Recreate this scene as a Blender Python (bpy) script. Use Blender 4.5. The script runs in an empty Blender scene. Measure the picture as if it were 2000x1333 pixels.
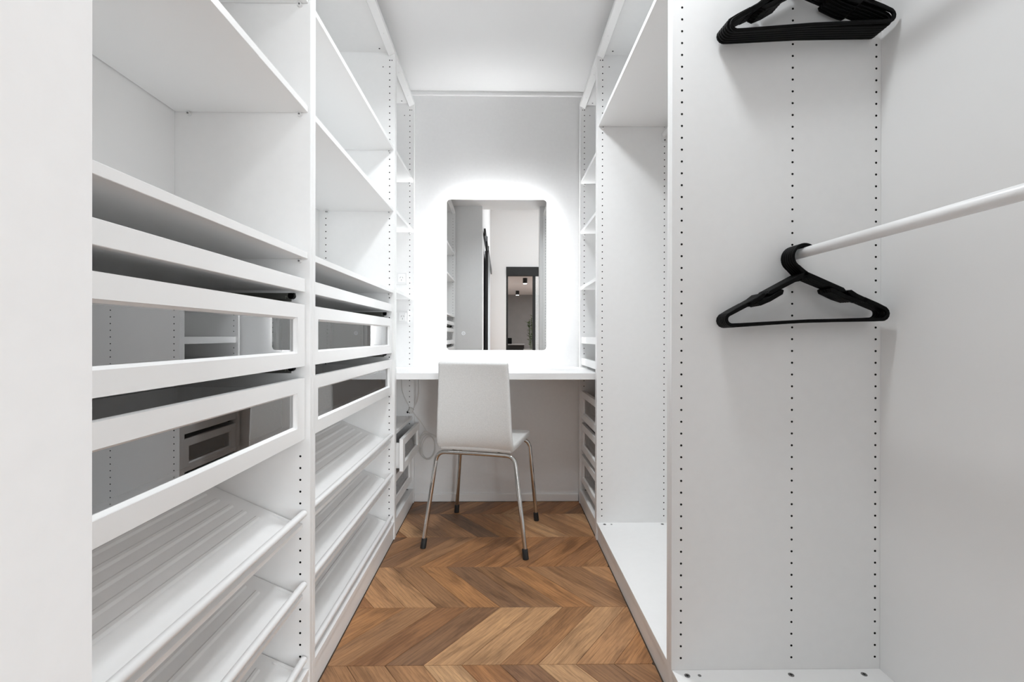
import bpy, bmesh, math, random
from mathutils import Vector, Matrix
random.seed(7)
C = bpy.context.scene.collection
sc = bpy.context.scene
PI = math.pi

# ---------------------------------------------------------------- camera
ya, pi_, ro = .013, .0012, -.0017
right0 = Vector((math.cos(ya), -math.sin(ya), 0))
up0 = Vector((math.sin(ya)*math.sin(pi_), math.cos(ya)*math.sin(pi_), math.cos(pi_)))
fwd = Vector((math.sin(ya)*math.cos(pi_), math.cos(ya)*math.cos(pi_), -math.sin(pi_)))
rt = right0*math.cos(ro) - up0*math.sin(ro)
up = right0*math.sin(ro) + up0*math.cos(ro)
cd = bpy.data.cameras.new('camera'); cam = bpy.data.objects.new('camera', cd); C.objects.link(cam)
cam.matrix_world = Matrix(((rt.x, up.x, -fwd.x, 0), (rt.y, up.y, -fwd.y, 0), (rt.z, up.z, -fwd.z, .9867), (0, 0, 0, 1)))
cd.sensor_width = 36; cd.lens = 912.93*36/2000
cd.shift_x = (1000-992.132)/2000; cd.shift_y = (658.357-666.5)/2000
cd.clip_start = .02
sc.camera = cam

# ---------------------------------------------------------------- world, lights, exposure
w = bpy.data.worlds.new('world'); sc.world = w; w.use_nodes = True
w.node_tree.nodes['Background'].inputs[0].default_value = (.9, .95, 1, 1)
w.node_tree.nodes['Background'].inputs[1].default_value = .5
sc.view_settings.view_transform = 'Standard'; sc.view_settings.look = 'None'
sc.view_settings.exposure = 0.09; sc.view_settings.gamma = 1
sc.view_settings.use_curve_mapping = False
sc.cycles.max_bounces = 16; sc.cycles.diffuse_bounces = 10; sc.cycles.glossy_bounces = 6
sc.cycles.transparent_max_bounces = 16

def area(name, loc, size, power, col=(1, .985, .96), rot=(0, 0, 0), shape='DISK', sy=None, spread=180):
    d = bpy.data.lights.new(name, 'AREA'); d.shape = shape; d.size = size
    if sy: d.size_y = sy
    d.energy = power; d.color = col; d.spread = math.radians(spread)
    o = bpy.data.objects.new(name, d); o.location = loc; o.rotation_euler = rot; C.objects.link(o)
    return o
area('closet_downlight', (.29, .95, 2.425), .20, 5.4, (.925, .97, 1), spread=140)
area('closet_downlight', (.03, 1.75, 2.425), .20, 10.0, (.925, .97, 1), spread=140)
area('bedroom_ceiling_fill', (1.3, -.7, 3.30), .6, 6, (.93, .97, 1))  # this and the next: unseen fills added for ambient light from the bedroom
area('bedroom_ceiling_fill', (1.3, -2.4, 3.30), .6, 6, (.93, .97, 1))
area('bedroom_front_fill', (1.27, -3.33, 1.10), .82, 84, (.91, .965, 1), (PI/2, 0, 0), 'RECTANGLE', 2.0)  # added fill panel before the glass door, brightens chair and desk; no window here
area('living_room_light', (1.95, -7.0, 2.36), 1.2, 90, (.97, .985, 1))

# ---------------------------------------------------------------- materials
def mat(name, col, rough=.5, metal=0, spec=.5, **k):
    m = bpy.data.materials.new(name); m.use_nodes = True
    b = m.node_tree.nodes['Principled BSDF']
    b.inputs['Base Color'].default_value = (*col, 1); b.inputs['Roughness'].default_value = rough
    b.inputs['Metallic'].default_value = metal; b.inputs['Specular IOR Level'].default_value = spec
    return m
def grain(m, scale, dist, strength, amt=.03, detail=3):
    """fine relief plus a faint tone variation"""
    nt = m.node_tree; n = nt.nodes; l = nt.links; b = n['Principled BSDF']
    tc = n.new('ShaderNodeTexCoord'); no = n.new('ShaderNodeTexNoise')
    no.inputs['Scale'].default_value = scale; no.inputs['Detail'].default_value = detail
    l.new(tc.outputs['Object'], no.inputs['Vector'])
    bu = n.new('ShaderNodeBump'); bu.inputs['Strength'].default_value = strength; bu.inputs['Distance'].default_value = dist
    l.new(no.outputs['Fac'], bu.inputs['Height']); l.new(bu.outputs['Normal'], b.inputs['Normal'])
    c = b.inputs['Base Color'].default_value[:3]
    r = n.new('ShaderNodeValToRGB')
    r.color_ramp.elements[0].position = .3; r.color_ramp.elements[1].position = .7
    r.color_ramp.elements[0].color = (*[x*(1-amt) for x in c], 1); r.color_ramp.elements[1].color = (*c, 1)
    l.new(no.outputs['Fac'], r.inputs['Fac']); l.new(r.outputs['Color'], b.inputs['Base Color'])
    return m
M = {}
M['melamine'] = grain(mat('white_melamine', (.875, .875, .872), .36, spec=.4), 40, .0004, .15, .015)
M['edge'] = mat('white_edge_band', (.89, .89, .887), .3)
M['back'] = mat('white_back_board', (.87, .87, .867), .5)
M['paint'] = grain(mat('white_wall_paint', (.84, .84, .84), .7, spec=.25), 60, .0006, .25, .02)
M['ceil'] = mat('white_ceiling_paint', (.88, .88, .88), .8, spec=.2)
M['gray'] = grain(mat('grey_far_wall_paint', (.30, .30, .30), .8), 5, .001, .1, .06)
M['steel'] = mat('brushed_runner_steel', (.22, .22, .20), .4, .9)
M['chrome'] = mat('chrome', (.58, .575, .56), .10, 1)
M['black'] = mat('black_plastic', (.0022, .0022, .0022), .45, spec=.10)
M['hole'] = mat('drilled_hole_dark', (.012, .012, .011), .9, spec=.1)
M['blackmetal'] = mat('black_metal', (.010, .010, .010), .45)
M['rubber'] = mat('black_rubber', (.012, .012, .012), .6)
M['screw'] = mat('grey_cam_lock', (.22, .22, .22), .35, .6)
M['rod'] = mat('white_lacquered_rod', (.84, .84, .84), .28)
M['leather'] = grain(mat('white_faux_leather', (.76, .757, .745), .52, spec=.4), 220, .0012, .35, .10, 4)
M['desk'] = mat('white_desk_laminate', (.87, .87, .87), .25)
M['socket'] = mat('white_socket_plastic', (.80, .80, .80), .3)
M['cable'] = mat('white_cable', (.70, .69, .67), .45)
M['mirror'] = mat('mirror_silver', (.83, .84, .84), .0, 1)
M['alu'] = mat('mirror_back_case', (.6, .6, .6), .4, .5)
M['leaf'] = grain(mat('green_leaf', (.10, .20, .035), .5), 8, .001, .1, .5)
M['pot'] = mat('white_pot', (.8, .8, .8), .4)
def emis(name, col, s):
    m = bpy.data.materials.new(name); m.use_nodes = True; nt = m.node_tree; nt.nodes.clear()
    e = nt.nodes.new('ShaderNodeEmission'); e.inputs[0].default_value = (*col, 1); e.inputs[1].default_value = s
    o = nt.nodes.new('ShaderNodeOutputMaterial'); nt.links.new(e.outputs[0], o.inputs[0]); return m
M['led'] = emis('led_strip', (.98, .99, 1), 74)
M['icon'] = emis('touch_icon_light', (.9, .95, 1), 1.0)
M['lens'] = emis('downlight_lens', (1, 1, 1), 8)
def glass(name, tint, rough=0.0):
    m = bpy.data.materials.new(name); m.use_nodes = True; nt = m.node_tree; nt.nodes.clear(); n = nt.nodes; l = nt.links
    tr = n.new('ShaderNodeBsdfTransparent'); tr.inputs[0].default_value = (*tint, 1)
    gl = n.new('ShaderNodeBsdfGlossy'); gl.inputs['Roughness'].default_value = rough; gl.inputs['Color'].default_value = (.98, .98, .98, 1)
    fr = n.new('ShaderNodeFresnel'); fr.inputs['IOR'].default_value = 4.6
    mx = n.new('ShaderNodeMixShader'); o = n.new('ShaderNodeOutputMaterial')
    l.new(fr.outputs[0], mx.inputs[0]); l.new(tr.outputs[0], mx.inputs[1]); l.new(gl.outputs[0], mx.inputs[2]); l.new(mx.outputs[0], o.inputs[0])
    return m
M['glass'] = glass('drawer_glass', (.93, .94, .93))
M['doorglass'] = glass('door_glass', (.96, .97, .96))

def wood():
    m = mat('oak_plank', (.35, .18, .08), .42, spec=.35); nt = m.node_tree; n = nt.nodes; l = nt.links; b = n['Principled BSDF']
    tc = n.new('ShaderNodeTexCoord'); oi = n.new('ShaderNodeObjectInfo')
    off = n.new('ShaderNodeVectorMath'); off.operation = 'MULTIPLY_ADD'
    cv = n.new('ShaderNodeCombineXYZ'); l.new(oi.outputs['Random'], cv.inputs[0]); l.new(oi.outputs['Random'], cv.inputs[1]); l.new(oi.outputs['Random'], cv.inputs[2])
    off.inputs[1].default_value = (37, 53, 71)
    l.new(cv.outputs[0], off.inputs[0]); l.new(tc.outputs['Object'], off.inputs[2])
    def noise(sx, sy, scale, detail, rough, dist=0.0):
        mp = n.new('ShaderNodeMapping'); mp.inputs['Scale'].default_value = (sx, sy, 1); l.new(off.outputs[0], mp.inputs[0])
        no = n.new('ShaderNodeTexNoise'); no.inputs['Scale'].default_value = scale; no.inputs['Detail'].default_value = detail
        no.inputs['Roughness'].default_value = rough; no.inputs['Distortion'].default_value = dist
        l.new(mp.outputs[0], no.inputs['Vector']); return no.outputs['Fac']
    def ramp(src, stops):
        r = n.new('ShaderNodeValToRGB'); e = r.color_ramp.elements
        while len(e) < len(stops): e.new(.5)
        for i, (p, c) in enumerate(stops): e[i].position = p; e[i].color = (*c, 1)
        l.new(src, r.inputs[0]); return r.outputs[0]
    def mixc(mode, a, b_, f):
        x = n.new('ShaderNodeMix'); x.data_type = 'RGBA'; x.blend_type = mode
        if isinstance(f, float): x.inputs[0].default_value = f
        else: l.new(f, x.inputs[0])
        l.new(a, x.inputs[6]); l.new(b_, x.inputs[7]); return x.outputs[2]
    tone = ramp(oi.outputs['Random'], [(0, (.205, .118, .068)), (.18, (.345, .158, .064)), (.38, (.41, .200, .082)), (.55, (.27, .142, .070)), (.75, (.45, .235, .108)), (1, (.53, .325, .170))])
    broad = ramp(noise(1.5, 7, 3.0, 4, .6, .8), [(.28, (.55, .52, .50)), (.52, (1, 1, 1)), (.75, (1.25, 1.25, 1.22))])
    fine = ramp(noise(2.5, 60, 6.0, 6, .7, .3), [(.32, (.52, .48, .44)), (.5, (1, 1, 1)), (.72, (1.18, 1.18, 1.18))])
    wv = n.new('ShaderNodeTexWave'); wv.wave_type = 'RINGS'; wv.rings_direction = 'Z'
    mp = n.new('ShaderNodeMapping'); mp.inputs['Scale'].default_value = (1.3, 9, 1); l.new(off.outputs[0], mp.inputs[0]); l.new(mp.outputs[0], wv.inputs['Vector'])
    wv.inputs['Scale'].default_value = 2.6; wv.inputs['Distortion'].default_value = 9; wv.inputs['Detail'].default_value = 3; wv.inputs['Detail Scale'].default_value = 1.2
    rings = ramp(wv.outputs['Fac'], [(0, (.80, .78, .76)), (.35, (1, 1, 1)), (1, (1.04, 1.04, 1.04))])
    c = mixc('MULTIPLY', tone, broad, 1.0); c = mixc('MULTIPLY', c, fine, .75); c = mixc('MULTIPLY', c, rings, .8)
    l.new(c, b.inputs['Base Color'])
    bu = n.new('ShaderNodeBump'); bu.inputs['Strength'].default_value = .25; bu.inputs['Distance'].default_value = .0008
    l.new(fine, bu.inputs['Height']); l.new(bu.outputs[0], b.inputs['Normal'])
    return m
M['wood'] = wood()
M['subfloor'] = mat('dark_joint', (.05, .03, .018), .9)

# ---------------------------------------------------------------- helpers
def box(bm, x0, x1, y0, y1, z0, z1, bev=0.0, seg=1):
    if x0 > x1: x0, x1 = x1, x0
    if y0 > y1: y0, y1 = y1, y0
    if z0 > z1: z0, z1 = z1, z0
    vs = [bm.verts.new(p) for p in ((x0, y0, z0), (x1, y0, z0), (x1, y1, z0), (x0, y1, z0), (x0, y0, z1), (x1, y0, z1), (x1, y1, z1), (x0, y1, z1))]
    fs = [bm.faces.new([vs[i] for i in f]) for f in ((0, 3, 2, 1), (4, 5, 6, 7), (0, 1, 5, 4), (1, 2, 6, 5), (2, 3, 7, 6), (3, 0, 4, 7))]
    if bev:
        es = set(e for f in fs for e in f.edges)
        bmesh.ops.bevel(bm, geom=list(es), offset=bev, segments=seg, affect='EDGES', profile=.5)
    return bm
def B(*a, **k): return box(bmesh.new(), *a, **k)
def prism(bm, pts, axis, a0, a1):
    """extrude a polygon of 2-D points along axis (0, 1 or 2)"""
    def P(p, a):
        return {0: (a, p[0], p[1]), 1: (p[0], a, p[1]), 2: (p[0], p[1], a)}[axis]
    A = [bm.verts.new(P(p, a0)) for p in pts]; D = [bm.verts.new(P(p, a1)) for p in pts]; n = len(pts)
    fs = [bm.faces.new(A), bm.faces.new(D[::-1])]
    for i in range(n): fs.append(bm.faces.new((A[i], D[i], D[(i+1) % n], A[(i+1) % n])))
    bmesh.ops.recalc_face_normals(bm, faces=fs)
    return bm
def cyl(bm, c, r, h, axis=2, n=16, r2=None):
    r2 = r if r2 is None else r2
    def P(t, rr, a):
        u, v = rr*math.cos(t), rr*math.sin(t)
        o = {0: (a, u, v), 1: (u, a, v), 2: (u, v, a)}[axis]
        return (c[0]+o[0], c[1]+o[1], c[2]+o[2])
    A = [bm.verts.new(P(2*PI*i/n, r, 0)) for i in range(n)]; D = [bm.verts.new(P(2*PI*i/n, r2, h)) for i in range(n)]
    fs = [bm.faces.new(A), bm.faces.new(D[::-1])] + [bm.faces.new((A[i], D[i], D[(i+1) % n], A[(i+1) % n])) for i in range(n)]
    bmesh.ops.recalc_face_normals(bm, faces=fs)
    return bm
def fillet(pts, r, n=5):
    pts = [Vector(p) for p in pts]; out = [pts[0]]
    for a, b, c in zip(pts, pts[1:], pts[2:]):
        d1 = (a-b); d2 = (c-b); k = min(r, d1.length*.49, d2.length*.49)
        p, q = b+d1.normalized()*k, b+d2.normalized()*k
        for i in range(n+1):
            t = i/n; out.append(p*(1-t)**2 + b*2*t*(1-t) + q*t*t)
    out.append(pts[-1]); return out
def tube(bm, pts, r, n=10, cap=True):
    pts = [Vector(p) for p in pts]; rings = []; prev = None
    for i, p in enumerate(pts):
        t = (pts[min(i+1, len(pts)-1)] - pts[max(i-1, 0)]).normalized()
        if prev is None:
            u = t.orthogonal().normalized()
        else:
            u = (prev - t*prev.dot(t)).normalized()
        prev = u; v = t.cross(u)
        rr = r[i] if isinstance(r, (list, tuple)) else r
        rings.append([bm.verts.new(p + (u*math.cos(2*PI*k/n) + v*math.sin(2*PI*k/n))*rr) for k in range(n)])
    fs = []
    for A, D in zip(rings, rings[1:]):
        for k in range(n): fs.append(bm.faces.new((A[k], A[(k+1) % n], D[(k+1) % n], D[k])))
    if cap: fs += [bm.faces.new(rings[0][::-1]), bm.faces.new(rings[-1])]
    bmesh.ops.recalc_face_normals(bm, faces=fs)
    return bm
def world_of(o):
    v = Vector((0, 0, 0))
    while o: v += o.location; o = o.parent
    return v
def obj(name, bm, m, parent=None, smooth=False, at=None):
    """bm holds world coordinates; at = where the object's own origin goes"""
    po = world_of(parent) if parent else Vector((0, 0, 0))
    a = Vector(at) if at is not None else po
    bm.transform(Matrix.Translation(-a))
    me = bpy.data.meshes.new(name); bm.to_mesh(me); bm.free()
    if smooth:
        for p in me.polygons: p.use_smooth = True
        me.set_sharp_from_angle(angle=math.radians(38))
    me.materials.append(M[m] if isinstance(m, str) else m)
    o = bpy.data.objects.new(name, me); C.objects.link(o)
    if parent: o.parent = parent
    o.location = a - po
    return o
def tag(o, label, cat, group=None):
    o['label'] = label; o['category'] = cat
    if group: o['group'] = group
    return o
def thing(name, label, cat, loc, group=None):
    o = bpy.data.objects.new(name, None); C.objects.link(o); o.location = loc; o.empty_display_size = .1
    return tag(o, label, cat, group)
def struct(name, bm, m, label=None, parent=None):
    o = obj(name, bm, m, parent)
    if not parent: o['kind'] = 'structure'
    if label: o['label'] = label
    return o

# ---------------------------------------------------------------- measures
XL, XR = -.5198, .4594
AL, AR = 1.2921, 1.2756          # y of the joint between first and second wardrobe of each row
DL, DR = .374, .580
YW, ZC = 2.797, 2.448
T = .018

# ---------------------------------------------------------------- setting
struct('wall_back', B(-1.0, 1.15, YW, YW+.1, -.05, ZC+.05), 'paint')
struct('wall_left', B(-1.02, -.905, .12, YW+.1, -.05, ZC+.05), 'paint')
struct('wall_right', B(1.05, 1.17, .12, YW+.1, -.05, ZC+.05), 'paint')
struct('ceiling', B(-1.02, 1.17, .12, YW+.1, ZC, ZC+.06), 'ceil')
bm = B(-.905, -.221, .12, .257, -.05, ZC, bev=.002); box(bm, -.34, -.221, -3.45, .12, -.05, 3.42)
struct('wall_front', bm, 'paint', 'white plastered wall end beside the closet opening')
struct('wall_front', B(.424, 2.7, .12, .257, -.05, ZC, bev=.002), 'paint')
struct('wall_front_header', B(-.34, 2.7, .12, .257, ZC+.06, 3.42), 'paint')
struct('baseboard_back', B(XL, XR, YW-.012, YW, 0, .047, bev=.003), 'edge')
bm = B(-.90, 1.04, YW-.012, YW, ZC-.028, ZC-.014, bev=.003); box(bm, -.90, 1.04, YW-.004, YW, ZC-.014, ZC)
struct('trim_back', bm, 'edge')
# floor with individual chevron planks
fl = struct('floor', B(-1.02, 1.17, .0, YW+.05, -.06, -.0015), 'subfloor')
def clip(poly, axis, lim, keep_less):
    out = []
    for i in range(len(poly)):
        a, b = poly[i], poly[(i+1) % len(poly)]
        ina = (a[axis] <= lim) if keep_less else (a[axis] >= lim); inb = (b[axis] <= lim) if keep_less else (b[axis] >= lim)
        if ina: out.append(a)
        if ina != inb:
            t = (lim-a[axis])/(b[axis]-a[axis]); out.append((a[0]+(b[0]-a[0])*t, a[1]+(b[1]-a[1])*t))
    return out
PX, PW, RH, GP = -.119, .1145, .298, .0006
SH = 2*PW
for row in range(-5, 6):
    y0 = 1.402 + row*RH; y1 = y0+RH; s = 1 if row % 2 == 0 else -1
    for k in range(-9, 11):
        xa = PX + k*PW; xb = xa + s*SH
        poly = [(xa+GP, y0+GP), (xa+PW-GP, y0+GP), (xb+PW-GP, y1-GP), (xb+GP, y1-GP)]
        for ax, lim, less in ((0, XR, True), (0, XL, False), (1, YW-.012, True), (1, .0, False)):
            if poly: poly = clip(poly, ax, lim, less)
        if len(poly) < 3: continue
        cx = sum(p[0] for p in poly)/len(poly); cy = sum(p[1] for p in poly)/len(poly)
        area2 = abs(sum(poly[i][0]*poly[(i+1) % len(poly)][1]-poly[(i+1) % len(poly)][0]*poly[i][1] for i in range(len(poly))))
        if area2 < .0008: continue
        ang = math.atan2(RH, s*SH)
        bm = prism(bmesh.new(), [(p[0]-cx, p[1]-cy) for p in poly], 2, -.0014, 0)
        top = [e for e in bm.edges if all(v.co.z > -.0001 for v in e.verts)]
        bmesh.ops.bevel(bm, geom=top, offset=.0007, segments=1, affect='EDGES')
        bm.transform(Matrix.Rotation(-ang, 4, 'Z'))
        me = bpy.data.meshes.new('plank'); bm.to_mesh(me); bm.free(); me.materials.append(M['wood'])
        o = bpy.data.objects.new('plank', me); C.objects.link(o); o.parent = fl
        o.location = (cx, cy, 0); o.rotation_euler = (0, 0, ang)

# bedroom and the room beyond it (seen in the mirror)
struct('floor_bedroom', B(-.34, 2.7, -10.4, .0, -.06, 0), 'wood')
struct('ceiling_bedroom', B(-.34, 2.7, -3.5, .26, 3.42, 3.48), 'ceil')
struct('wall_bedroom_right', B(2.6, 2.7, -3.5, .12, -.05, 3.42), 'paint')
bm = B(-.34, .08, -3.5, -3.4, -.05, 3.42); box(bm, .08, 1.75, -3.5, -3.4, 2.31, 3.42); box(bm, 1.75, 2.7, -3.5, -3.4, -.05, 3.42)
struct('wall_bedroom_far', bm, 'paint')
bm = B(-.6, -.5, -10.4, -3.5, -.05, 2.45); box(bm, 2.7, 2.8, -10.4, -3.5, -.05, 2.45)
struct('wall_living_side', bm, 'paint')
struct('wall_living_far', B(-.6, 2.8, -10.45, -10.35, -.05, 2.45), 'gray')
struct('ceiling_living', B(-.6, 2.8, -10.4, -3.5, 2.40, 2.45), 'ceil')
# black framed glass door in the far bedroom wall
d = obj('door_1', B(.08, 1.75, -3.49, -3.38, 2.14, 2.31, bev=.003), 'blackmetal'); d['kind'] = 'structure'
d['label'] = 'black framed glass sliding door reflected in the mirror'
for x0, x1 in ((.08, .115), (.585, .64), (1.15, 1.20), (1.715, 1.75)):
    obj('door_frame', B(x0, x1, -3.47, -3.40, 0, 2.14), 'blackmetal', d)
obj('door_pane', B(.64, 1.15, -3.437, -3.431, .05, 2.14), 'doorglass', d)
obj('door_pane', B(1.20, 1.715, -3.437, -3.431, .05, 2.14), 'doorglass', d)
# black sliding leaf and rail on the wall behind the camera
s = thing('sliding_door', 'black sliding door leaf hung along the bedroom wall, seen in the mirror', 'door', (-.19, -.6, 0))
obj('door_leaf', B(-.205, -.168, -1.05, -.14, .01, 2.02, bev=.002), 'blackmetal', s)
obj('top_rail', B(-.212, -.190, -3.30,   .08, 2.155, 2.24, bev=.002), 'blackmetal', s)
for y in (-.28, -.9):
    obj('roller_hanger', B(-.199, -.180, y-.03, y+.03, 1.96, 2.22, bev=.002), 'blackmetal', s)
for x, y in ((.56, -5.83), (.48, -9.0)):
    t = thing('ceiling_spotlight', 'small black cylinder ceiling spotlight %s, seen in the mirror' % ('nearer the glass door' if y > -7 else 'farther behind the glass door'), 'lamp', (x, y, 2.4))
    obj('lamp_body', cyl(bmesh.new(), (x, y, 2.27), .055, .13), 'blackmetal', t, True)
    obj('lamp_lens', cyl(bmesh.new(), (x, y, 2.262), .045, .008), 'lens', t)
# plant
t = thing('potted_plant', 'leafy green potted plant behind the glass door, reflected in the mirror', 'plant', (.62, -4.2, 0))
bm = cyl(bmesh.new(), (.62, -4.2, 0), .13, .72, n=24, r2=.17); obj('pot', bm, 'pot', t, True)
bm = bmesh.new()
stems = []
for i in range(7):
    a = random.uniform(0, 2*PI); r = random.uniform(.01, .08); h = random.uniform(.45, .72)
    p0 = Vector((.62+r*math.cos(a), -4.2+r*math.sin(a), .70)); p1 = p0 + Vector((random.uniform(-.05, .05), random.uniform(-.05, .05), h))
    stems.append((p0, p1)); tube(bm, [p0, (p0+p1)/2, p1], .004, 6)
obj('stem', bm, 'leaf', t)
bm = bmesh.new()
for p0, p1 in stems:
    for j in range(26):
        q = p0.lerp(p1, random.uniform(.15, 1)); a = random.uniform(0, 2*PI); L = random.uniform(.07, .13)
        dv = Vector((math.cos(a), math.sin(a), random.uniform(-.3, .6))).normalized()*L; sd = Vector((-math.sin(a), math.cos(a), 0))*.013
        v = [bm.verts.new(x) for x in (q, q+dv*.45+sd, q+dv, q+dv*.45-sd)]; bm.faces.new(v)
o = obj('foliage', bm, 'leaf', t); o['kind'] = 'stuff'
t = thing('sideboard', 'low dark sideboard beyond the glass door in the mirror', 'cabinet', (.28, -7.6, 0))
obj('body', B(.02, .62, -7.9, -7.5, .06, .74, bev=.004), 'blackmetal', t); obj('top', B(.0, .64, -7.92, -7.48, .74, .77, bev=.003), 'gray', t)
for x in (.05, .57):
    obj('leg', B(x, x+.03, -7.88, -7.85, 0, .06), 'blackmetal', t); obj('leg', B(x, x+.03, -7.55, -7.52, 0, .06), 'blackmetal', t)
tag(obj('speaker', B(.16, .28, -7.78, -7.62, .772, .94, bev=.01), 'black'), 'small black speaker box on the dark sideboard in the mirror', 'speaker')

# ---------------------------------------------------------------- wardrobes
ZB = .1162
class Ward:
    def __init__(s, side, y0, y1, H, D, label):
        s.sg = side; s.xf = XL if side < 0 else XR; s.y0, s.y1, s.H, s.D = y0, y1, H, D
        s.root = thing('wardrobe', label, 'wardrobe', (s.xf+side*D/2, (y0+y1)/2, 0), 'open white wardrobe frames')
        s.i0, s.i1 = y0+T, y1-T
        s.db = D-.010
        X = s.X
        s.near = obj('side_panel', B(X(0), X(D), y0+.0002, s.i0, -.0014, H, bev=.0008), 'melamine', s.root)
        s.far = obj('side_panel', B(X(0), X(D), s.i1, y1-.0002, -.0014, H, bev=.0008), 'melamine', s.root)
        e = .0005
        obj('back_panel', B(X(s.db), X(s.db+.006), s.i0+e, s.i1-e, .03, H-.002), 'back', s.root)
        obj('top_panel', B(X(.001), X(s.db-.0005), s.i0+e, s.i1-e, H-T, H-.0005), 'melamine', s.root)
        s.bt = .084
        bp = obj('bottom_panel', B(X(.002), X(s.db-.0005), s.i0+e, s.i1-e, s.bt-T, s.bt, bev=.0006), 'melamine', s.root)
        obj('plinth', B(X(.005), X(.021), s.i0+e, s.i1-e, -.0014, s.bt-T-.0005), 'melamine', s.root)
        # slanted rail under the top board
        z = H-T
        pts = [(X(.0005), z-.0005), (X(.0005), z-.004), (X(.029), z-.019), (X(.033), z-.015), (X(.033), z-.0005)]
        r = obj('top_rail', prism(bmesh.new(), pts, 1, s.i0+e, s.i1-e), 'edge', s.root)
        n = 3 if y1-y0 > .8 else 2
        for k in range(n):
            yy = s.i0 + (s.i1-s.i0)*(k+.5)/n
            c = cyl(bmesh.new(), (0, 0, 0), .0035, .0008, n=10)
            c.transform(Matrix.Translation((X(.015), yy, z-.0125)) @ Matrix.Rotation(side*.48, 4, 'Y'))
            obj('screw_cap', c, 'socket', r)
    def X(s, d): return s.xf + s.sg*d
    def holes(s, panel, y, facing, cols, z0=ZB, z1=2.30, skip=()):
        bm = bmesh.new()
        for c in cols:
            k = 0
            while True:
                z = ZB+.032*k; k += 1
                if z > z1+.001: break
                if z < z0-.001 or any(a <= z <= b for a, b in skip): continue
                h = .0004
                cyl(bm, (s.X(c), y if facing > 0 else y-h, z), .0030, h, 1, 9)
        o = obj('peg_holes', bm, 'hole', panel); o['kind'] = 'stuff'
    def locks(s, ys_near=True):
        for d in (.035, .068, s.db*.55, s.db-.06):
            for y in (s.i0+.022, s.i1-.022):
                big = d != .068
                c = cyl(bmesh.new(), (s.X(d), y, s.bt+.0002), .0075 if big else .0045, .0006, 2, 14)
                o = obj('cam_lock', c, 'screw', s.root)
                if big:
                    x = bmesh.new(); px, py = s.X(d), y
                    box(x, px-.004, px+.004, py-.0009, py+.0009, s.bt+.0008, s.bt+.0011); box(x, px-.0009, px+.0009, py-.004, py+.004, s.bt+.0008, s.bt+.0012)
                    obj('lock_cross', x, 'hole', o)
    def shelf(s, z, d0=.006, th=T):
        o = obj('shelf', B(s.X(d0), s.X(s.db-.003), s.i0+.001, s.i1-.001, z, z+th, bev=.0008), 'edge', s.root)
        for d in (.027, s.db-.04):
            for y, k in ((s.i0, 1), (s.i1, -1)):
                c = cyl(bmesh.new(), (s.X(d), y, z-.006), .0055, k*.009, 1, 10); obj('shelf_pin', c, 'socket', o)
                c = cyl(bmesh.new(), (s.X(d), y+k*.009, z-.006), .0026, k*.001, 1, 8); obj('pin_screw', c, 'screw', o)
        return o
    def runner(s, par, z):
        for y, k in ((s.i0, 1), (s.i1, -1)):
            b = bmesh.new(); box(b, s.X(.040), s.X(s.db-.02), y+k*.0005, y+k*.011, z-.006, z+.006); box(b, s.X(.060), s.X(s.db-.04), y+k*.011, y+k*.016, z-.010, z-.002); box(b, s.X(.05), s.X(s.db-.02), y+k*.0005, y+k*.003, z-.016, z+.004)
            obj('runner', b, 'steel', par)
            b = cyl(bmesh.new(), (s.X(.046), y+k*.001, z-.002), .0085, k*.013, 1, 10); box(b, s.X(.038), s.X(.054), y+k*.003, y+k*.012, z-.002, z+.006)
            obj('runner_stop', b, 'black', par)
    def tray(s, z0, z1, open_=0.0, run=True):
        X = lambda d: s.X(d-open_)
        b = bmesh.new()
        box(b, X(.012), X(.028), s.i0+.003, s.i1-.003, z0, z1, bev=.001)
        box(b, X(.028), X(s.db-.02), s.i0+.018, s.i1-.018, z0+.003, z0+.011)
        box(b, X(.028), X(s.db-.02), s.i0+.017, s.i0+.029, z0+.011, z1-.004); box(b, X(.028), X(s.db-.02), s.i1-.029, s.i1-.017, z0+.011, z1-.004)
        box(b, X(s.db-.032), X(s.db-.02), s.i0+.029, s.i1-.029, z0+.011, z1-.004)
        o = obj('tray', b, 'edge', s.root)
        if run: s.runner(o, z0-.009)
        return o
    def drawer(s, z0, z1, open_=0.0, run=True, gap=.004):
        X = lambda d: s.X(d-open_)
        a, c = s.i0+gap, s.i1-gap; st, rl = .046, .036
        b = bmesh.new(); f0, f1 = .012, .030
        for (ya_, yb_, za, zb_) in ((a, c, z1-rl, z1), (a, c, z0, z0+rl), (a, a+st, z0+rl, z1-rl), (c-st, c, z0+rl, z1-rl)):
            box(b, X(f0), X(f1), ya_, yb_, za, zb_)
        # bevelled inner lip leading down to the pane
        yi, yo, zi, zo = a+st, c-st, z0+rl, z1-rl; g = .005
        for q in (((yi, zi), (yo, zi), (yo-g, zi+g), (yi+g, zi+g)), ((yi, zo), (yo, zo), (yo-g, zo-g), (yi+g, zo-g)),
                  ((yi, zi), (yi, zo), (yi+g, zo-g), (yi+g, zi+g)), ((yo, zi), (yo, zo), (yo-g, zo-g), (yo-g, zi+g))):
            fr = [bm_ for bm_ in ()]
            v = [b.verts.new((X(f0+.003 if i < 2 else f0+.009), p[0], p[1])) for i, p in enumerate(q)]
            w_ = [b.verts.new((X(f1), p[0], p[1])) for p in q]
            fs = [b.faces.new(v), b.faces.new(w_[::-1])] + [b.faces.new((v[i], w_[i], w_[(i+1) % 4], v[(i+1) % 4])) for i in range(4)]
            bmesh.ops.recalc_face_normals(b, faces=fs)
        o = obj('drawer', b, 'edge', s.root)
        obj('glass_pane', B(X(.022), X(.026), yi-.002+g, yo+.002-g, zi+g-.002, zo-g+.002), 'glass', o)
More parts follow.
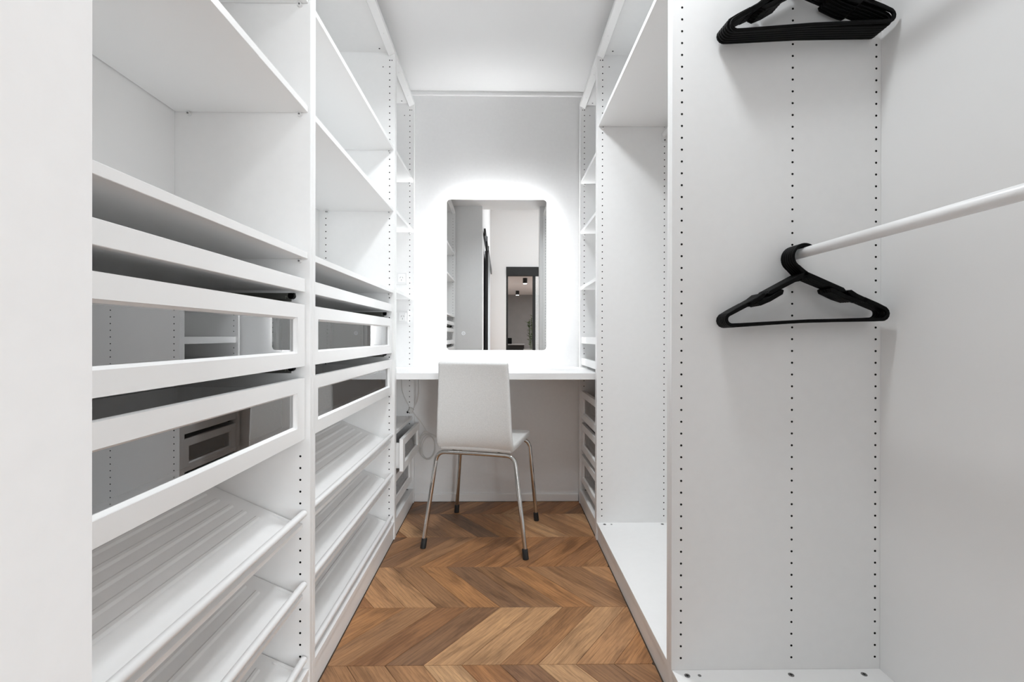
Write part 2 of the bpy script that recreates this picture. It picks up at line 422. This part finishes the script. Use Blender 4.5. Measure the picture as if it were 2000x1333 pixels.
        b = bmesh.new(); e = s.db-.015; h = z1-.022
        box(b, X(.0305), X(e), a+.014, c-.014, z0+.012, z0+.020)
        box(b, X(.0305), X(e), a+.012, a+.024, z0+.0205, h); box(b, X(.0305), X(e), c-.024, c-.012, z0+.0205, h)
        box(b, X(e-.012), X(e), a+.0245, c-.0245, z0+.0205, h)
        obj('drawer_box', b, 'back', o)
        if run: s.runner(o, z0-.003)
        return o
    def shoe(s, zr):
        """tilted pull-out shoe shelf with a round rail along its front"""
        b = bmesh.new(); sl = .45; e = .004
        zf = lambda d: zr-.026 + sl*(d-.035)
        d1 = s.db-.05
        pts = [(s.X(.018), zf(.035)-.003), (s.X(.018), zf(.035)-.013), (s.X(.040), zf(.035)-.013), (s.X(d1), zf(d1)-.012), (s.X(d1), zf(d1)), (s.X(.040), zf(.040))]
        prism(b, pts, 1, s.i0+e, s.i1-e)
        for k in range(6):
            d = .105 + k*.034
            if d > d1-.02: break
            q = [(s.X(d), zf(d)+.0002), (s.X(d+.004), zf(d+.004)+.0032), (s.X(d+.010), zf(d+.010)+.0032), (s.X(d+.014), zf(d+.014)+.0002)]
            prism(b, q, 1, s.i0+.055, s.i1-.055)
        # side lips
        for y, k in ((s.i0+.012, 1), (s.i1-.012, -1)):
            q = [(s.X(.030), zf(.030)), (s.X(.030), zf(.030)+.004), (s.X(.09), zf(.09)+.004), (s.X(.09), zf(.09))]
            prism(b, q, 1, y, y+k*.006)
        o = obj('shoe_shelf', b, 'melamine', s.root)
        r = tube(bmesh.new(), [(s.X(.014), s.i0+.002, zr), (s.X(.014), s.i0+.006, zr), (s.X(.014), s.i1-.006, zr), (s.X(.014), s.i1-.002, zr)], [.006, .0095, .0095, .006], 18)
        obj('front_rail', r, 'rod', o, True)
        return o
    def rod(s, xd, z):
        r = tube(bmesh.new(), [(s.X(xd), s.i0+.004, z), (s.X(xd), s.i1-.004, z)], .0130, 28)
        o = obj('clothes_rail', r, 'rod', s.root, True)
        for y, k in ((s.i0, 1), (s.i1, -1)):
            b = bmesh.new(); cyl(b, (s.X(xd), y+k*.0002, z), .0165, k*.004, 1, 24)
            pts = [(s.X(xd)-.0165, z), (s.X(xd)+.0165, z), (s.X(xd)+.012, z-.036), (s.X(xd)-.012, z-.036)]
            prism(b, pts, 1, y+k*.0002, y+k*.0035)
            bo = obj('rail_bracket', b, 'socket', o)
            obj('bracket_screw', cyl(bmesh.new(), (s.X(xd), y+k*.0036, z-.026), .0042, k*.0012, 1, 12), 'screw', bo)
        return o

HL, HR = 2.380, 2.368
L1 = Ward(-1, AL-1.0, AL, HL, DL, 'shallow white wardrobe nearest the door, with drawers cut off by the wall end')
L2 = Ward(-1, AL, AL+1.0, HL, DL, 'middle white wardrobe with shelves, glass drawers and tilted shoe shelves')
L3 = Ward(-1, AL+1.0, AL+1.4985, HL, DL, 'narrow white wardrobe by the mirror wall, with power sockets and open drawer')
R1 = Ward(1, AR-1.0, AR, HR, DR, 'deep white wardrobe with two rails of black hangers')
R2 = Ward(1, AR, AR+1.0, HR, DR, 'tall empty white wardrobe with one high shelf')
R3 = Ward(1, AR+1.0, AR+1.4985, HR, DR, 'narrow deep white wardrobe beside the desk, with three glass drawers below')
full = (.026, .3275, .5564)
L1.holes(L1.far, L1.i1, -1, (.026,), z1=.69); L1.holes(L1.near, L1.i0, 1, (.026, .333))
L2.holes(L2.far, L2.i1, -1, (.026, .333), z1=2.325); L2.holes(L2.near, L2.i0, 1, (.026, .333))
L3.holes(L3.far, L3.i1, -1, (.026,), z1=2.325, skip=((.765, .81), )); L3.holes(L3.near, L3.i0, 1, (.026, .333))
R1.holes(R1.far, R1.i1, -1, full); R1.holes(R1.near, R1.i0, 1, full)
R2.holes(R2.far, R2.i1, -1, full, z1=2.325); R2.holes(R2.near, R2.i0, 1, full)
R3.holes(R3.far, R3.i1, -1, (.026,), z1=2.325, skip=((.765, .81), )); R3.holes(R3.near, R3.i0, 1, full)
for w_, a_ in ((L2, .05), (R2, .05), (L3, .05), (R3, .05)):
    for d in (.015, .058):
        obj('peg_hole', cyl(bmesh.new(), (w_.X(d), w_.i1, 2.324 if d < .03 else 2.292), .0026, -.0004, 1, 9), 'hole', w_.far)
for w_ in (L1, L2, L3):
    dz = .008 if w_ is L3 else 0
    for z in (1.887+dz, 1.591+dz, 1.195+dz): w_.shelf(z)
for w_ in (L1, L2):
    w_.tray(1.105, 1.141); w_.drawer(.905, 1.071); w_.drawer(.708, .873)
    for z in (.507, .314, .112): w_.shoe(z)
for w_ in (L1, L2, R1, R2, L3, R3): w_.locks()
for w_ in (L1, L2, L3, R1, R2, R3):          # screw holes in the top boards
    for y in (w_.i0+.03, w_.i1-.03):
        obj('screw_hole', cyl(bmesh.new(), (w_.X(.068), y, w_.H-T-.0004), .004, .0004, 2, 10), 'hole', w_.root)
L3.shelf(.497); L3.drawer(.3176, .4766, open_=.045); L3.drawer(.130, .288)
for z in (1.887, 1.591, 1.262): R3.shelf(z)
R3.tray(.946, .982, run=False); R3.tray(.820, .858, run=False)
R3.drawer(.502, .665); R3.drawer(.316, .476); R3.drawer(.130, .290)
R2.shelf(2.003)
R1.rod(.3276, 1.206); R1.rod(.3276, 1.965); R2.rod(.3276, 1.965)

# ---------------------------------------------------------------- desk
yf, yb = AL+1.0+.0195, YW-.0125
e = .001
pts = [(XL+e, yf-.0), (XR-e, yf), (XR-e, yf), (XR+.53, yf), (XR+.53, AR+1.48-.002), (XR-e, AR+1.48-.002), (XR-e, yb+.011), (XL+e, yb+.011), (XL+e, L3.i1-.001), (XL-.35, L3.i1-.001), (XL-.35, yf), ]
pts = [p for i, p in enumerate(pts) if p != pts[i-1]]
bm = prism(bmesh.new(), pts, 2, .772, .8045)
bmesh.ops.bevel(bm, geom=[e_ for e_ in bm.edges if abs(e_.verts[0].co.z-e_.verts[1].co.z) < 1e-6], offset=.001, segments=1, affect='EDGES')
t = thing('wall_desk', 'long white desk top spanning between the wardrobes below the mirror', 'desk', (-.03, 2.5, .772))
obj('desk_top', bm, 'desk', t)

# ---------------------------------------------------------------- mirror
def rrect(x0, x1, z0, z1, r, n=6):
    p = []
    for cx, cz, a in ((x1-r, z1-r, 0), (x0+r, z1-r, PI/2), (x0+r, z0+r, PI), (x1-r, z0+r, 1.5*PI)):
        for i in range(n+1):
            t_ = a + PI/2*i/n; p.append((cx+r*math.cos(t_), cz+r*math.sin(t_)))
    return p
ym = YW-.040
mx0, mx1, mz0, mz1 = -.3262, .2635, .9035, 1.7925
t = thing('mirror', 'backlit rectangular mirror with rounded corners glowing on the wall above the desk', 'mirror', ((mx0+mx1)/2, ym, mz0))
bm = prism(bmesh.new(), rrect(mx0, mx1, mz0, mz1, .022), 1, ym, ym+.005); obj('mirror_glass', bm, 'mirror', t)
i = .035
bm = prism(bmesh.new(), rrect(mx0+i, mx1-i, mz0+i, mz1-i, .02), 1, ym+.0055, YW-.0005); obj('back_case', bm, 'alu', t)
for nm, a in (('v', 0), ('v', 1), ('h', 0), ('h', 1)):
    if nm == 'v':
        xx = mx0+i-.007 if a == 0 else mx1-i+.001; bm = B(xx, xx+.006, ym+.012, ym+.026, mz0+i+.01, mz1-i-.01)
    else:
        zz = mz0+i-.007 if a == 0 else mz1-i+.001; bm = B(mx0+i+.01, mx1-i-.01, ym+.012, ym+.026, zz, zz+.006)
    obj('led_strip', bm, 'led', t)
bm = bmesh.new()
ring = [(-.2262+.009*math.cos(2*PI*k/24), ym-.0006, 1.004+.009*math.sin(2*PI*k/24)) for k in range(25)]
tube(bm, ring, .0011, 6, cap=False); tube(bm, [(-.2262-.003, ym-.0006, 1.004), (-.2262+.003, ym-.0006, 1.004)], .001, 6)
obj('touch_icon', bm, 'icon', t)

# ---------------------------------------------------------------- power sockets
for z0, z1, xr_, lab in ((1.292, 1.364, -.560, 'white power socket plate above the shelf, upper one near the mirror'), (1.064, 1.137, -.553, 'white power socket plate below the shelf, lower one near the mirror')):
    yy = L3.i1
    t = thing('power_socket', lab, 'socket', (xr_-.057, yy, (z0+z1)/2), 'power sockets inside the narrow wardrobe')
    obj('cover_plate', B(xr_-.115, xr_, yy-.010, yy-.0005, z0, z1, bev=.002, seg=2), 'socket', t)
    for xc in (xr_-.032, xr_-.086):
        o = obj('socket_face', B(xc-.021, xc+.021, yy-.0125, yy-.0102, z0+.012, z0+.060, bev=.001), 'edge', t)
        zc = z0+.034
        b = bmesh.new()
        for dx, dz, an in ((-.007, .006, .5), (.007, .006, -.5), (0, -.009, 0)):
            q = B(-.0011, .0011, -.0006, 0, -.0045, .0045); q.transform(Matrix.Translation((xc+dx, yy-.0126, zc+dz)) @ Matrix.Rotation(an, 4, 'Y'))
            me = bpy.data.meshes.new('x'); q.to_mesh(me); q.free(); b.from_mesh(me); bpy.data.meshes.remove(me)
        obj('pin_slots', b, 'screw', o)

# ---------------------------------------------------------------- chair
c0 = Vector((-.0806, 2.342, 0)); r_ = Vector((.970, -.243, 0)).normalized(); g_ = Vector((.243, .970, 0)).normalized()
def W(a, b, z): return c0 + r_*a + g_*b + Vector((0, 0, z))
ch = thing('chair', 'white faux leather chair with thin chrome legs standing at the desk', 'chair', tuple(c0))
feet = {(-1, -1): (-.237, -.2265), (1, -1): (.250, -.223), (-1, 1): (-.234, .229), (1, 1): (.221, .219)}
for (sx, sy), (fx, fy) in feet.items():
    fz = .0
    pts = fillet([W(sx*.10, sy*.172, .441), W(sx*.188, sy*.175, .440), W(fx, fy, fz+.012)], .045, 8)
    lg = obj('leg', tube(bmesh.new(), pts, .0098, 14), 'chrome', ch, True)
    a = W(fx, fy, 0); d_ = (W(sx*.188, sy*.175, .440)-W(fx, fy, .012)).normalized()
    obj('foot_cap', tube(bmesh.new(), [a, a+d_*.043, a+d_*.046], [.0135, .0130, .0108], 16), 'rubber', lg, True)
for sy in (-1, 1):
    obj('seat_frame', tube(bmesh.new(), [W(-.10, sy*.172, .441), W(0, sy*.172, .4415), W(.10, sy*.172, .441)], .0098, 14), 'chrome', ch, True)
for sx in (-1, 1):
    obj('frame_bar', tube(bmesh.new(), [W(sx*.11, -.165, .446), W(sx*.11, .165, .446)], .007, 10), 'chrome', ch, True)
def slab(prof, th, wfun, name, crown=.0, nx=7):
    """upholstered slab along a profile of (b, z) points; th thickness, wfun half width per point"""
    bm = bmesh.new(); n = len(prof); us = [-1, -.93, -.6, -.2, .2, .6, .93, 1]
    grid = []
    for j, (b_, z) in enumerate(prof):
        p0 = Vector((0, *prof[max(j-1, 0)])); p1 = Vector((0, *prof[min(j+1, n-1)])); tg = (p1-p0).normalized(); nn = Vector((0, -tg.z, tg.y))
        row = []
        for side in (-1, 1):
            rw = []
            for u in us:
                q = Vector((u*wfun(j), b_, z)) + nn*(side*th/2) + nn*crown*(1-u*u)*1.0
                rw.append(bm.verts.new(W(q.x, q.y, q.z)))
            row.append(rw)
        grid.append(row)
    k = len(us)
    for j in range(n-1):
        for s_ in (0, 1):
            for i_ in range(k-1):
                bm.faces.new((grid[j][s_][i_], grid[j][s_][i_+1], grid[j+1][s_][i_+1], grid[j+1][s_][i_]))
        for i_ in (0, k-1):
            bm.faces.new((grid[j][0][i_], grid[j+1][0][i_], grid[j+1][1][i_], grid[j][1][i_]))
    for j in (0, n-1):
        for i_ in range(k-1):
            bm.faces.new((grid[j][0][i_], grid[j][0][i_+1], grid[j][1][i_+1], grid[j][1][i_]))
    bmesh.ops.recalc_face_normals(bm, faces=bm.faces)
    o = obj(name, bm, 'leather', ch, True)
    md = o.modifiers.new('s', 'SUBSURF'); md.levels = 2; md.render_levels = 2
    for p in o.data.polygons: p.use_smooth = True
    for e_ in o.data.edges: e_.use_edge_sharp = False
    return o
bw = [.176, .184, .184, .180, .177, .172, .168, .166, .166]
slab([(-.150, .464), (-.172, .470), (-.190, .492), (-.197, .540), (-.199, .62), (-.201, .72), (-.205, .80), (-.212, .858), (-.214, .868)], .030, lambda j: bw[j], 'backrest', -.006)
sw = [.170, .178, .182, .186, .190, .190]
slab([(-.185, .470), (-.165, .467), (-.08, .466), (.06, .469), (.185, .472), (.205, .468)], .034, lambda j: sw[j], 'seat', .002)

# ---------------------------------------------------------------- hangers
def ribbon(bm, pts, wd, th, y=0.0):
    """flat bar of width wd (in the x-z plane) and thickness th (along y) following 2-D points"""
    L, Rr = [], []; n = len(pts)
    for i_ in range(n):
        a = Vector(pts[max(i_-1, 0)]); b = Vector(pts[min(i_+1, n-1)]); t_ = (b-a).normalized(); nn = Vector((-t_.y, t_.x))
        w2 = (wd[i_] if isinstance(wd, (list, tuple)) else wd)/2
        p = Vector(pts[i_]); L.append(p+nn*w2); Rr.append(p-nn*w2)
    q = L + Rr[::-1]; ch_ = min(th*.3, .0016)
    rings = []
    for yy, sh in ((-th/2, ch_), (-th/2+ch_, 0), (th/2-ch_, 0), (th/2, ch_)):
        ring_ = []
        for k in range(n):
            a = L[k]; b = Rr[k]; d_ = (b-a).normalized() if (b-a).length > 0 else Vector((0, 0)); ring_.append((a+d_*sh, b-d_*sh))
        rings.append([bm.verts.new((p[0].x, y+yy, p[0].y)) for p in ring_] + [bm.verts.new((p[1].x, y+yy, p[1].y)) for p in ring_[::-1]])
    m_ = 2*n; fs = []
    for A, D in zip(rings, rings[1:]):
        for k in range(m_): fs.append(bm.faces.new((A[k], D[k], D[(k+1) % m_], A[(k+1) % m_])))
    for R_ in (rings[0], rings[-1]):
        for k in range(n-1): fs.append(bm.faces.new((R_[k], R_[k+1], R_[m_-2-k], R_[m_-1-k])))
    bmesh.ops.recalc_face_normals(bm, faces=fs)
def arc(cx, cz, r, a0, a1, n=14):
    return [(cx+r*math.cos(math.radians(a0+(a1-a0)*k/n)), cz+r*math.sin(math.radians(a0+(a1-a0)*k/n))) for k in range(n+1)]
def hanger_mesh():
    """tubular plastic hanger, origin at the inside top of its hook"""
    bm = bmesh.new(); R_ = .030; zc = -R_+.004
    hook = arc(0, zc, R_, 18, 235, 20)
    ribbon(bm, hook + [(-.006, zc-.036), (.0, zc-.043)], [.006]+[.0075]*19+[.0085, .010, .014], .0065)
    zn = zc-.041
    ribbon(bm, [(-.012, zn-.014), (-.004, zn-.014), (.010, zn-.010)], .008, .007)       # knob under the neck
    for s_ in (-1, 1):
        sl = -.47
        def A(x, off=0): return (s_*x, zn-.002+sl*x+off)
        ribbon(bm, [A(-.004), A(.05), A(.092), A(.098)], [.012, .0115, .011, .004], .0075)          # inner arm, ends in the strap notch
        ribbon(bm, [A(.060, -.010), A(.064, -.013), A(.095, -.0155), A(.118, -.013), A(.126, -.006)], [.006, .013, .012, .013, .009], .0075)   # dropped bridge of the notch
        ribbon(bm, [A(.104, .003), A(.110, .003), A(.125, -.001), A(.15, -.001)], [.003, .012, .013, .0115], .0075)
        xe, ze = A(.192)
        base = math.degrees(math.atan2(sl, 1))
        top_ = [A(.145, -.001), A(.190, -.001)]
        ctr = (s_*.188, zn-.118)
        nrm = 90+math.degrees(math.atan(sl))
        rr = .0145
        cx_, cz_ = s_*.190, A(.190)[1]-.0165
        pr = [A(.145), A(.178)] + [(s_*(.190+rr*math.cos(math.radians(a))), cz_+rr*math.sin(math.radians(a))) for a in (52, 25, 0, -25, -50, -75, -90)] + [(s_*.17, cz_-rr), (s_*.09, cz_-rr+.0015), (0, cz_-rr+.003)]
        ribbon(bm, pr, [.011, .011, .0095, .009, .009, .009, .009, .009, .009, .0088, .0085, .0085], .0075)
    me = bpy.data.meshes.new('clothes_hanger'); bm.to_mesh(me); bm.free(); me.materials.append(M['black'])
    return me
HM = hanger_mesh()
def hang(x, y, z, rz, ry, label, group, sc_=1.04, rx=0):
    o = bpy.data.objects.new('clothes_hanger', HM); C.objects.link(o)
    o.location = (x, y, z); o.rotation_euler = (rx, ry, rz); o.scale = (sc_, 1, sc_)
    return tag(o, label, 'hanger', group)
XRD = XR+.3276
N = 6
for k in range(N):
    y = 1.243-.0092*k
    hang(XRD-.006, y, 1.206+.0150, math.radians(.3+.12*k), math.radians(-2.9+.12*k),
         'black plastic hanger at the front of the bunch on the lower rail' if k == N-1 else ('rearmost black hanger of the lower rail, closest to the drilled panel' if k == 0 else 'black plastic hanger packed mid-bunch behind the front one on the lower rail'),
         'black hangers on the lower rail')
N = 7
for k in range(N):
    y = 1.243-.0092*k
    hang(XRD-.006, y, 1.965+.0150, math.radians(.2+.10*k), math.radians(-2.6-.12*k if k < N-1 else -4.6),
         'black plastic hanger tilted in front of the bunch on the upper rail' if k == N-1 else ('rearmost black hanger of the upper rail, closest to the drilled panel' if k == 0 else 'black plastic hanger packed mid-bunch on the upper rail'),
         'black hangers on the upper rail')

# ---------------------------------------------------------------- cables below the desk
H_ = .9867; F = 912.93
def at(px, py, Y):      # a measured spot on the plane at distance Y
    return Vector(((px-980.3)*Y/F, Y, H_-(py-658.2)*Y/F))
t = thing('power_cable', 'thin white power cable hanging in loops from the desk into a coil', 'cable', tuple(at(815, 800, 2.755)))
def cord(pts, Y=2.755, r=.0022, name='cable'):
    P_ = [at(x, y, Y if len(q) == 0 else q[0]) for x, y, *q in pts]
    obj(name, tube(bmesh.new(), fillet(P_, .05, 6), r, 8), 'cable', t, True)
cord([(785, 735), (786, 765), (793, 782), (801, 797), (807, 805), (814, 815), (822, 824), (832, 841)])
cord([(819, 735), (819, 770), (816, 785), (809, 797)])
cord([(813.5, 735), (813, 772), (812, 792), (808, 800)], r=.0018)
cord([(832, 842), (838, 847), (846, 850), (853, 855), (862, 856), (872, 857)], r=.0018)
cord([(831, 848), (840, 852), (850, 856), (866, 856)], r=.0016)
b = bmesh.new()
for k in range(4):
    cx_, cz_ = 834+k*1.2, 873+k*.8; rx_, rz_ = 17-k*1.5, 24-k*1.2
    ring = [at(cx_+rx_*math.cos(2*PI*q/28+k), cz_+rz_*math.sin(2*PI*q/28+k)+3*math.cos(2*PI*q/28), 2.776+.003*k) for q in range(29)]
    tube(b, ring, .0019, 7, cap=False)
obj('cable_coil', b, 'cable', t, True)
cord([(831, 842), (823, 850), (821, 862), (823, 880), (830, 895)], Y=2.778, r=.0018)
b = B(-.012, .012, -.012, .012, -.014, .014, bev=.003, seg=2); b.transform(Matrix.Translation(at(803.5, 803, 2.755)) @ Matrix.Rotation(.5, 4, 'Y')); obj('plug', b, 'cable', t)
b = B(-.008, .008, -.006, .006, -.005, .005, bev=.001); b.transform(Matrix.Translation(at(798, 806, 2.752)) @ Matrix.Rotation(-.5, 4, 'Y')); obj('plug_tip', b, 'black', t)
b = B(-.006, .006, -.003, .003, -.007, .007, bev=.001); b.transform(Matrix.Translation(at(831, 844, 2.755))); obj('cable_tie', b, 'cable', t)
